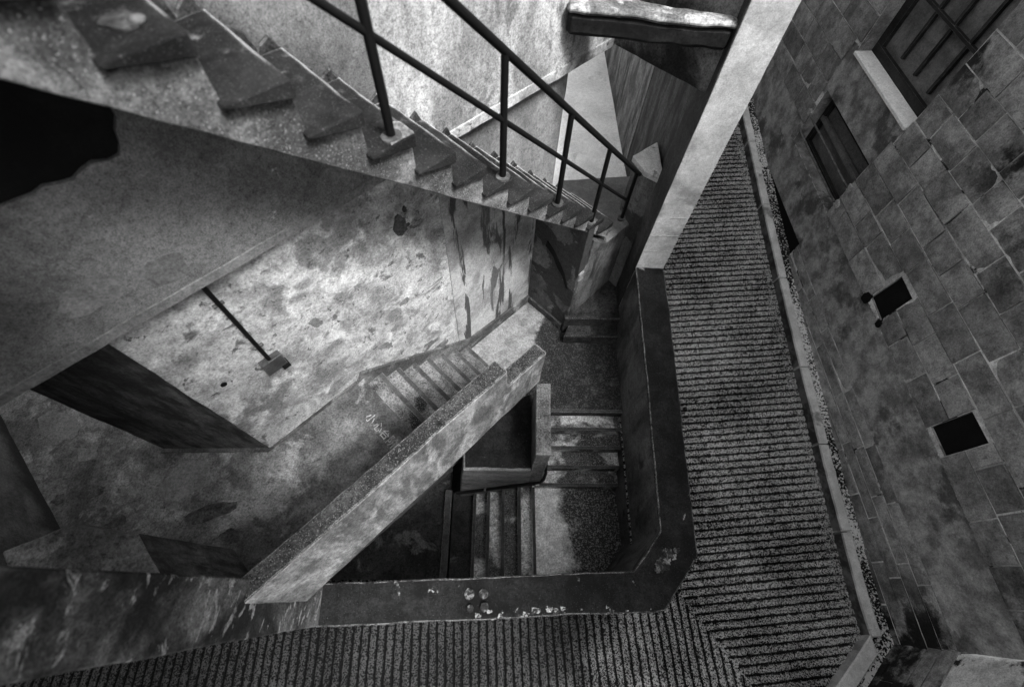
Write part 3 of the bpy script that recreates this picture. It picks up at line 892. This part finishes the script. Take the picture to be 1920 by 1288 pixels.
# wall face as strips around the opening
def strip(d0, d1, z0, z1, mat, n0=2.2, n1=2.42, nm='wall'):
    bm = new(); prism_dn(bm, [(d0, n0), (d1, n0), (d1, n1), (d0, n1)], z0, z1)
    rough(bm, .1, .003, .004); return fin(nm, bm, mat, TW)
def ring_wall():
    bm = new()
    outer = [(-6, ZB), (1.28, ZB), (1.28, .1), (-6, .1)]
    edges = []; loops = []
    for r in (outer, opening):
        vsr = [bm.verts.new(VD(d, 2.2, z)) for d, z in r]; loops.append(vsr)
        for i in range(len(vsr)): edges.append(bm.edges.new((vsr[i], vsr[(i + 1) % len(vsr)])))
    bmesh.ops.triangle_fill(bm, use_beauty=True, edges=edges)
    g = bmesh.ops.extrude_face_region(bm, geom=bm.faces[:])
    nv = [e for e in g['geom'] if isinstance(e, bmesh.types.BMVert)]
    off = VD(0, .2, 0) - VD(0, 0, 0)
    for v in nv: v.co += off
    bmesh.ops.recalc_face_normals(bm, faces=bm.faces)
    rough(bm, .09, .004, .005)
    return fin('wall', bm, M['panel'], TW)
ring_wall()
strip(1.2805, 3.62, ZB, .1, M['wall_upper'], 2.2005, 2.4)
bm = new(); prism_dn(bm, [(-1.2, 2.225), (.6, 2.225), (.6, 2.25), (-1.2, 2.25)], -1.5, .2)  # near-black plate close behind the ragged opening
fin('black_backing', bm, M['dark_hole'], TW)
bm = new(); prism_dn(bm, [(3.50, 2.2), (3.50, 1.24), (3.66, 1.24), (3.66, 2.2)], ZB + .01, -.2)
rough(bm, .09, .004, .006)
fin('return_wall', bm, M['return'], TW)
# pale drip mould along the lower edge
bm = new(); prism_dn(bm, [(1.285, 2.192), (3.49, 2.192), (3.49, 2.25), (1.285, 2.25)], ZB - .006, ZB + .075)
rough(bm, .07, .003, .004)
fin('drip_edge', bm, M['wall_light'], TW)
bm = new(); prism_dn(bm, [(-5, 2.193), (1.27, 2.193), (1.27, 2.25), (-5, 2.25)], ZB - .006, ZB + .06)
rough(bm, .07, .003, .004)
fin('drip_edge', bm, M['patch_mid'], TW)
# rubbed trowel patches on the panel
def blob(bm, cd, cz, rd, rz, seed, n0, th=.004, rot=0., seg=26, ir=.3):
    ring = []
    for k in range(seg):
        a = 2 * math.pi * k / seg
        rr = 1 + ir * noise.noise(Vector((math.cos(a) * 1.6 + seed, math.sin(a) * 1.6, seed))) + ir * .5 * noise.noise(Vector((math.cos(a) * 5, math.sin(a) * 5, seed * 3)))
        u, w = rd * rr * math.cos(a), rz * rr * math.sin(a)
        ring.append((cd + u * math.cos(rot) - w * math.sin(rot), cz + u * math.sin(rot) + w * math.cos(rot)))
    hull_prism(bm, [VD(d, n0 + .01, z) for d, z in ring], [VD(d, n0 - th, z) for d, z in ring])
bm = new(); blob(bm, -.20, -1.86, .125, .085, 3.1, 2.2); o = fin('mortar_patch', bm, M['patch_mid'], TW)
bm = new(); blob(bm, -.48, -1.80, .15, .08, 7.7, 2.2); fin('mortar_patch', bm, M['patch_mid'], TW)

LG = tag(fin('ledge', (lambda b: (prism(b, [(.43, 3.465), (1.585, 3.325), (1.60, 3.42), (.45, 3.75)], -1.60, -1.55), rough(b, .05, .010, .02), b)[-1])(new()), M['ledge_top']),
         'flaking concrete ledge jutting from the wall above the passage, blackened underneath', 'ledge')
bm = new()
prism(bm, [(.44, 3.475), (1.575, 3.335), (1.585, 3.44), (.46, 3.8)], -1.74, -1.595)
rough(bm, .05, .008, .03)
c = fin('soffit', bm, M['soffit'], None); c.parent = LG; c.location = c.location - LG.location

# ------------------------------------------------------------- lower walls
LW = thing('plaster_wall', 'pale flaking plaster wall under the hanging tower wall, stained and patched', 'wall', VD(1, 2.5, -5.3))
bm = new()
c0 = dn(-.70, 2.30)
prism(bm, [dn(1.60, 2.30), (-2.075, 1.165), (-3.03, 1.155), (-3.03, 1.9), dn(1.60, 2.55)], -5.5, ZB + .02)
rough(bm, .09, .004, .006)
fin('wall', bm, M['wall_light'], LW)
bm = new()
profile_dn(bm, [(1.601, -5.5), (2.86, -5.5), (2.86, -3.31), (1.601, -2.11)], 2.299, 2.55)
rough(bm, .09, .004, .002)
fin('dripped_wall', bm, M['wall_drips'], LW)
bm = new()
profile_dn(bm, [(1.601, -2.11), (2.86, -3.31), (2.86, ZB + .02), (1.601, ZB + .02)], 2.299, 2.55)
rough(bm, .09, .004, .002)
fin('grey_wall', bm, M['wall_grey'], LW)
bm = new()
prism(bm, [(-3.029, 1.150), (-2.085, 1.160), (-2.085, 1.17), (-3.029, 1.17)], -4.15, ZB + .01)
rough(bm, .09, .003, .002)
fin('end_wall', bm, M['flowing'], LW)
bm = new()
for k, (dd, zz, rd, rz, sd) in enumerate([(1.20, -2.62, .06, .10, 1.3), (1.27, -2.5, .02, .03, 2.2), (1.27, -2.66, .018, .018, 9.2), (.62, -3.95, .17, .07, 4.4), (.05, -3.85, .07, .05, 6.6), (1.05, -3.5, .06, .035, 3.6), (.42, -2.83, .04, .03, 8.1), (-.55, -3.32, .08, .045, 2.9), (-.14, -3.93, .10, .05, 5.7), (.87, -3.78, .05, .03, 1.9), (.30, -2.95, .06, .13, 6.1), (-.18, -2.58, .07, .04, 3.3)]):
    bm = new(); blob(bm, dd, zz, rd, rz, sd, 2.3, .005)
    fin('spalled_patch', bm, M['patch_dark'] if k < 3 else M['patch_mid'], LW)
bm = new()
prism_dn(bm, [(1.285, 2.30), (2.96, 2.30), (2.96, 2.31), (1.285, 2.31)], -4.4, -2.0)
bm.free()
bm = new()
prism(bm, [dn(.36, 2.27), (-2.085, 1.125), (-3.04, 1.115), (-3.04, 1.16), (-2.07, 1.175), dn(.36, 2.31)], -4.2, -4.135)  # dark strip paints in the crease between wall and floor
rough(bm, .05, .006, .004)
fin('skirting', bm, M['wall_dark'], LW)
# lower wall beyond the stair, left of the passage
bm = new()
prism_dn(bm, [(2.861, 2.301), (3.07, 2.301), (3.07, 2.6), (2.861, 2.6)], -5.5, ZB + .02)
rough(bm, .09, .004, .004)
o = fin('passage_jamb', bm, M['wall_grey'], LW)

UW = thing('stair_support_wall', 'cracked dark wall under the lower end of the steep staircase, facing the landing', 'wall', VD(2.9, 1.95, -5.3))
bm = new()
prism_dn(bm, [(2.86, 2.32), (2.86, 1.61), (2.98, 1.61), (2.98, 2.32)], -5.5, -3.3)
rough(bm, .08, .006, .004)
fin('wall', bm, concrete('cracked_damp_render', .06, .15, 2.0, stretch=(1, 1, .4), grain=.4, gsc=80, stain=(1.3, .52, .012, .045), pale=(3, .66, .03, .2), bump=.008), UW)
bm = new()
ring = [(2.12, -4.0), (2.00, -4.06), (1.90, -4.2), (1.80, -4.28), (1.74, -4.42), (1.70, -4.44), (1.78, -4.22), (1.88, -4.10), (1.98, -3.98), (2.10, -3.9)]
hull_prism(bm, [VD(2.868, n_, z) for n_, z in ring], [VD(2.852, n_, z) for n_, z in ring])
rough(bm, .04, .004, 0)
fin('crack', bm, M['dark_hole'], UW)
bm = new()
prism_dn(bm, [(2.835, 2.29), (2.835, 1.66), (2.87, 1.66), (2.87, 2.29)], -5.5, -5.18)
rough(bm, .06, .003, .006)
fin('skirting', bm, M['inner'], UW)
# streaked cheek wall with its broken newel end
bm = new()
profile_dn(bm, [(2.885, -5.5), (2.885, -4.10), (2.95, -4.06), (3.0, -4.0), (3.02, -3.62), (3.30, -3.86), (3.76, -3.86), (3.76, -5.5)], 1.60, 1.75)
rough(bm, .06, .009, .010)
fin('cheek', bm, M['streaked'], UW)
bm = new()
profile_dn(bm, [(2.868, -4.20), (2.868, -4.075), (2.955, -4.055), (2.955, -4.20)], 1.585, 1.765)
rough(bm, .03, .006, .008)
fin('newel_cap', bm, M['wall_upper'], UW)

# landing of the railed stair and the passage floor
slab('passage_landing', [dn(sk(12) - .05, 2.19), dn(sk(12) - .05, 1.603), dn(3.80, 1.603), (1.66, 3.95), (1.66, 4.56), (.70, 4.44), dn(3.05, 2.35)], -3.86, .3, M['landing_dark'])
slab('passage_floor', [dn(3.0, 2.36), (.70, 4.43), (1.66, 4.55), (1.66, 11.0), (-2.5, 11.0), (-2.5, 7)], -4.1, .2, M['passage_floor'])

# pier
PR = thing('parapet_pier', 'angular pale-topped parapet pier standing between the handrail end and the pale pillar', 'pier', V(1.5, 3.8, -4.94))
PT = [(1.36, 3.91), (1.45, 3.71), (1.615, 3.585), (1.625, 4.14)]
bm = new(); prism(bm, [(1.40, 3.99), (1.485, 3.755), (1.618, 3.585), (1.64, 4.14)], -5.3, -3.14)
rough(bm, .07, .005, .008)
fin('shaft', bm, M['wall_dark'], PR)
bm = new(); prism(bm, [(1.345, 3.93), (1.445, 3.705), (1.622, 3.575), (1.635, 4.16)], -3.145, -3.07)
rough(bm, .06, .005, .010)
fin('cap', bm, M['pale_cap'], PR)

# left wall and low wall beside it
bm = new()
prism_dn(bm, [(-2.27, 6.5), (-2.22, 2.0), (-2.6, 2.0), (-2.6, 6.5)], -4.3, ZB)
rough(bm, .1, .004, .004)
tag(fin('side_wall', bm, concrete('sooty_render', .05, .12, 2, grain=.35, gsc=80, band=(-3.9, -4.1, .02, .3), bump=.004)), 'dark sooty wall at the far left edge above the patched floor', 'wall')
bm = new()
prism_dn(bm, [(-1.31, 1.75), (-1.31, 1.38), (-1.90, 1.95), (-1.90, 2.20), (-1.55, 2.08)], -4.2, -3.0)
rough(bm, .08, .005, .010)
lo_ = fin('low_wall', bm, M['floor_patchy'])
tag(lo_, 'low pale-topped wall tucked between the left pillar and the patched floor', 'wall')
bm = new()
prism_dn(bm, [(-1.312, 1.752), (-1.312, 1.38), (-1.304, 1.38), (-1.304, 1.752)], -4.18, -3.02)
rough(bm, .08, .003, 0)
c = fin('end_face', bm, M['flowing'], None); c.parent = lo_; c.location = c.location - lo_.location

# worn-through patches in the painted upper floor
PT_ = thing('floor_patches', 'irregular dark worn patches scattered over the painted upper floor', 'floor patches', V(-2.8, .9, -4.15))
for k, (x, y, rx, ry, rot, mt) in enumerate([(-2.73, .87, .26, .13, .5, 'patch_mid'), (-2.45, .60, .22, .06, .3, 'patch_dark'), (-3.68, 1.10, .09, .07, 0, 'patch_mid'),
        (-4.05, 1.34, .22, .13, -.6, 'patch_mid'), (-3.47, .78, .07, .05, 0, 'patch_dark'), (-2.2, .42, .09, .06, 0, 'patch_dark'), (-3.2, .50, .10, .06, .8, 'patch_dark'), (-3.75, .7, .05, .04, 0, 'patch_dark')]):
    bm = new(); ring = []
    for i in range(30):
        a = 2 * math.pi * i / 30
        rr = 1 + .45 * noise.noise(Vector((math.cos(a) * 1.5 + k * 3, math.sin(a) * 1.5, k))) + .16 * noise.noise(Vector((math.cos(a) * 5, math.sin(a) * 5, k * 5)))
        u, w_ = rx * rr * math.cos(a), ry * rr * math.sin(a)
        ring.append((x + u * math.cos(rot) - w_ * math.sin(rot), y + u * math.sin(rot) + w_ * math.cos(rot)))
    prism(bm, ring, -4.17, -4.146); rough(bm, .06, .002, .002)
    fin('patch', bm, M[mt], PT_)
# lichen rings and lime crumbs on the near parapet
for k, (x, y, r) in enumerate([(-.22, .0, .045), (-.10, .0, .04), (-.21, -.11, .03), (-.09, -.10, .036)]):
    bm = new(); ring = [(x + r * (1 + .25 * noise.noise(Vector((i * .9, k * 3, 0)))) * math.cos(2 * math.pi * i / 16), y + r * (1 + .25 * noise.noise(Vector((i * .9, k * 3, 5)))) * math.sin(2 * math.pi * i / 16)) for i in range(16)]
    zt = -4.36 - .26 * (x + 1.37) / 2.65
    prism(bm, ring, zt - .01, zt + .0185); rough(bm, .03, .004, 0)
    fin('lichen', bm, M['lichen'], pw)
for k, (x, y, r) in enumerate([(1.62, .33, .05), (1.55, .24, .06), (1.70, .36, .03), (1.5, .20, .035)]):
    bm = new(); ring = [(x + r * (1 + .7 * noise.noise(Vector((i * 1.4, k * 3, 0)))) * math.cos(2 * math.pi * i / 18), y + r * (1 + .7 * noise.noise(Vector((i * 1.4, k * 3, 5)))) * math.sin(2 * math.pi * i / 18)) for i in range(18)]
    prism(bm, ring, -4.62, -4.592); rough(bm, .03, .004, 0)
    fin('lichen', bm, M['lichen'], pw)

# white lime crust broken along the outer arris of the near parapet
rr_ = random.Random(5)
for k in range(26):
    x = -.2 + 1.6 * rr_.random() ** .7; r = rr_.uniform(.012, .04)
    fx = (x + 1.3) / 2.81; y = -.218 + .088 * fx + rr_.uniform(.004, .05) ; zt = -4.41 - .235 * fx
    bm = new(); ring = [(x + 1.9 * r * (1 + .7 * noise.noise(Vector((i * 1.4, k * 3, 0)))) * math.cos(2 * math.pi * i / 16), y + .6 * r * (1 + .7 * noise.noise(Vector((i * 1.4, k * 3, 5)))) * math.sin(2 * math.pi * i / 16)) for i in range(16)]
    prism(bm, ring, zt - .02, zt + .019); rough(bm, .02, .003, 0)
    fin('lime_crust', bm, M['crust'], pw)

# ------------------------------------------------------------- conduit
CD = thing('conduit', 'thin black cable conduit clipped down the pale plaster wall to a small box', 'conduit', VD(-.13, 2.27, -3.1))
bm = new()
tube(bm, [VD(-.115, 2.262, -2.0), VD(-.12, 2.262, -2.5), VD(-.13, 2.262, -3.0), VD(-.13, 2.268, -3.06)], .015, 10)
fin('tube', bm, M['black'], CD)
for zz in (-2.33, -2.70, -2.86):
    bm = new(); prism_dn(bm, [(-.158 if zz != -2.70 else -.145, 2.272), (-.088 if zz != -2.70 else -.10, 2.272), (-.088 if zz != -2.70 else -.10, 2.305), (-.158 if zz != -2.70 else -.145, 2.305)], zz - .008, zz + .008)
    fin('clip', bm, M['metal'], CD)
JB = thing('junction_box', 'small open grey junction box at the foot of the black conduit', 'box', VD(-.13, 2.28, -3.2))
bm = new(); prism_dn(bm, [(-.205, 2.238), (-.045, 2.238), (-.045, 2.305), (-.205, 2.305)], -3.17, -3.02)
rough(bm, .04, .001, .004)
fin('case', bm, M['box'], JB)
bm = new(); prism_dn(bm, [(-.10, 2.236), (-.04, 2.236), (-.04, 2.30), (-.10, 2.30)], -3.205, -3.15)
fin('broken_corner', bm, M['dark_hole'], JB)
bm = new(); tube(bm, [VD(-.46, 2.31, -3.0), VD(-.46, 2.285, -3.0)], .022, 14)
tag(fin('pipe_stub', bm, M['black']), 'tiny round black pipe stub in the pale plaster wall below the junction box', 'pipe')

# ------------------------------------------------------------- painted characters
def lettering():
    root = thing('painted_lettering', 'faded white painted characters warning of the steps along the floor edge', 'lettering', VD(.17, 1.72, -4.148))
    for ch, n_, sz in (('小', 1.885, .10), ('心', 1.765, .10), ('台', 1.665, .095), ('阶', 1.56, .11)):
        cu = bpy.data.curves.new('character', 'FONT'); cu.body = ch; cu.size = sz
        cu.align_x = 'CENTER'; cu.align_y = 'CENTER'; cu.extrude = .001; cu.resolution_u = 2; cu.offset = .0008
        tmp = bpy.data.objects.new('character', cu); COL.objects.link(tmp)
        dg = bpy.context.evaluated_depsgraph_get()
        me = bpy.data.meshes.new_from_object(tmp.evaluated_get(dg))
        bpy.data.objects.remove(tmp)
        me.name = 'character'; me.materials.clear(); me.materials.append(M['white_paint'])
        o = bpy.data.objects.new('character', me); COL.objects.link(o); o.parent = root
        x, y = dn(.17, n_)
        o.location = V(x, y, -4.1455) - root.location
        o.rotation_euler = (0, 0, math.radians(-45))
    return root
lettering()

# ------------------------------------------------------------- crumbs on the top steps
def lump(px, label, size, seed, flat=.6):
    bm = new(); bmesh.ops.create_icosphere(bm, subdivisions=3, radius=size)
    for v in bm.verts:
        q = v.co.copy(); v.co *= 1 + .35 * noise.noise(q * (1.5 / size) * .5 + Vector((seed, 0, 0))); v.co.z *= flat
        v.co += Vector(px)
    o = fin('plaster_lump', bm, M['rubble'])
    tag(o, label, 'rubble', 'plaster crumbs on the top steps')
lump(VD(sk(-1) - .075, 1.72, zk(-1) + .012), 'rounded pale plaster lump on the dark top step', .022, 1)
lump(VD(sk(-1) - .075, 1.735, zk(-1) + .010), 'smaller pale crumb against the rounded lump on the top step', .012, 5)
bm = new()
ring = [(sk(-1) - .17, 1.78), (sk(-1) - .13, 1.70), (sk(-1) - .09, 1.70), (sk(-1) - .07, 1.735), (sk(-1) - .08, 1.79), (sk(-1) - .13, 1.81)]
prism_dn(bm, ring, zk(-1) - .002, zk(-1) + .012); rough(bm, .02, .003, .003)
tag(fin('plaster_flake', bm, M['patch_dark']), 'flat grey plaster flake lying on the dark top step', 'rubble', 'plaster crumbs on the top steps')

# unseen slab over the stair head, added to shade the left and near lane
bm = new()
prism(bm, [dn(-1.7, 2.19), (-1.35, -.55), (.9, -.55), (.9, -5.5), (-9, -5.5), dn(-7, 2.19)], .86, 1.06)
rough(bm, .25, .004, .01)
tag(fin('shade_slab', bm, M['panel']), 'unseen concrete slab overhead, added to shade the near lane and upper left', 'landing')  # light blocker, not a real landing

# unseen slab high overhead, added to cut sky light on the upper left
bm = new()
prism_dn(bm, [(.15, 2.6), (.15, -1.6), (-7, -1.6), (-7, 2.6)], 2.6, 2.8)
rough(bm, .3, .004, .01)
tag(fin('sky_blocker_slab', bm, M['panel']), 'unseen flat slab high overhead, added to shade the upper left', 'light blocker')

# ------------------------------------------------------------- light
w = bpy.data.worlds.new('World'); scn.world = w; w.use_nodes = True
nt = w.node_tree; bg = nt.nodes['Background']
sky = nt.nodes.new('ShaderNodeTexSky'); sky.sky_type = 'NISHITA'; sky.sun_disc = False
SUN_EL, SUN_AZ = 58, 130      # azimuth: compass, clockwise from +Y
sky.sun_elevation = math.radians(SUN_EL); sky.sun_rotation = math.radians(SUN_AZ)
sky.dust_density = 4; sky.air_density = 1
bw = nt.nodes.new('ShaderNodeRGBToBW')
nt.links.new(sky.outputs[0], bw.inputs[0]); nt.links.new(bw.outputs[0], bg.inputs['Color'])
bg.inputs['Strength'].default_value = .085
sl = bpy.data.lights.new('sun', 'SUN'); sl.energy = 1.5; sl.angle = math.radians(16); sl.color = (1, 1, 1)
so = bpy.data.objects.new('sun', sl); COL.objects.link(so)
el, az = math.radians(SUN_EL), math.radians(SUN_AZ)
dv = Vector((math.sin(az) * math.cos(el), math.cos(az) * math.cos(el), math.sin(el)))
so.rotation_euler = dv.to_track_quat('Z', 'Y').to_euler(); so.location = (3, -3, 14)

# ------------------------------------------------------------- camera
f, N = 845., (928., 1112.)
dvec = Vector(((N[0] - 960) / f, -(N[1] - 644) / f, -1)).normalized()
Zc = -dvec; Xc = (Vector((1, 0, 0)) - Zc * Zc.x).normalized(); Yc = Zc.cross(Xc)
cam = bpy.data.cameras.new('camera'); cam.sensor_width = 36; cam.lens = f / 1920 * 36
cam.clip_start = .02; cam.clip_end = 300
cam.dof.use_dof = True; cam.dof.focus_distance = 4.6; cam.dof.aperture_fstop = 1.1
co = bpy.data.objects.new('camera', cam); COL.objects.link(co)
co.matrix_world = Matrix.Translation((0, 0, ZC)) @ Matrix((Xc, Yc, Zc)).to_4x4()
scn.camera = co
scn.view_settings.view_transform = 'Standard'; scn.view_settings.look = 'None'
scn.view_settings.exposure = 2.2; scn.view_settings.gamma = 1
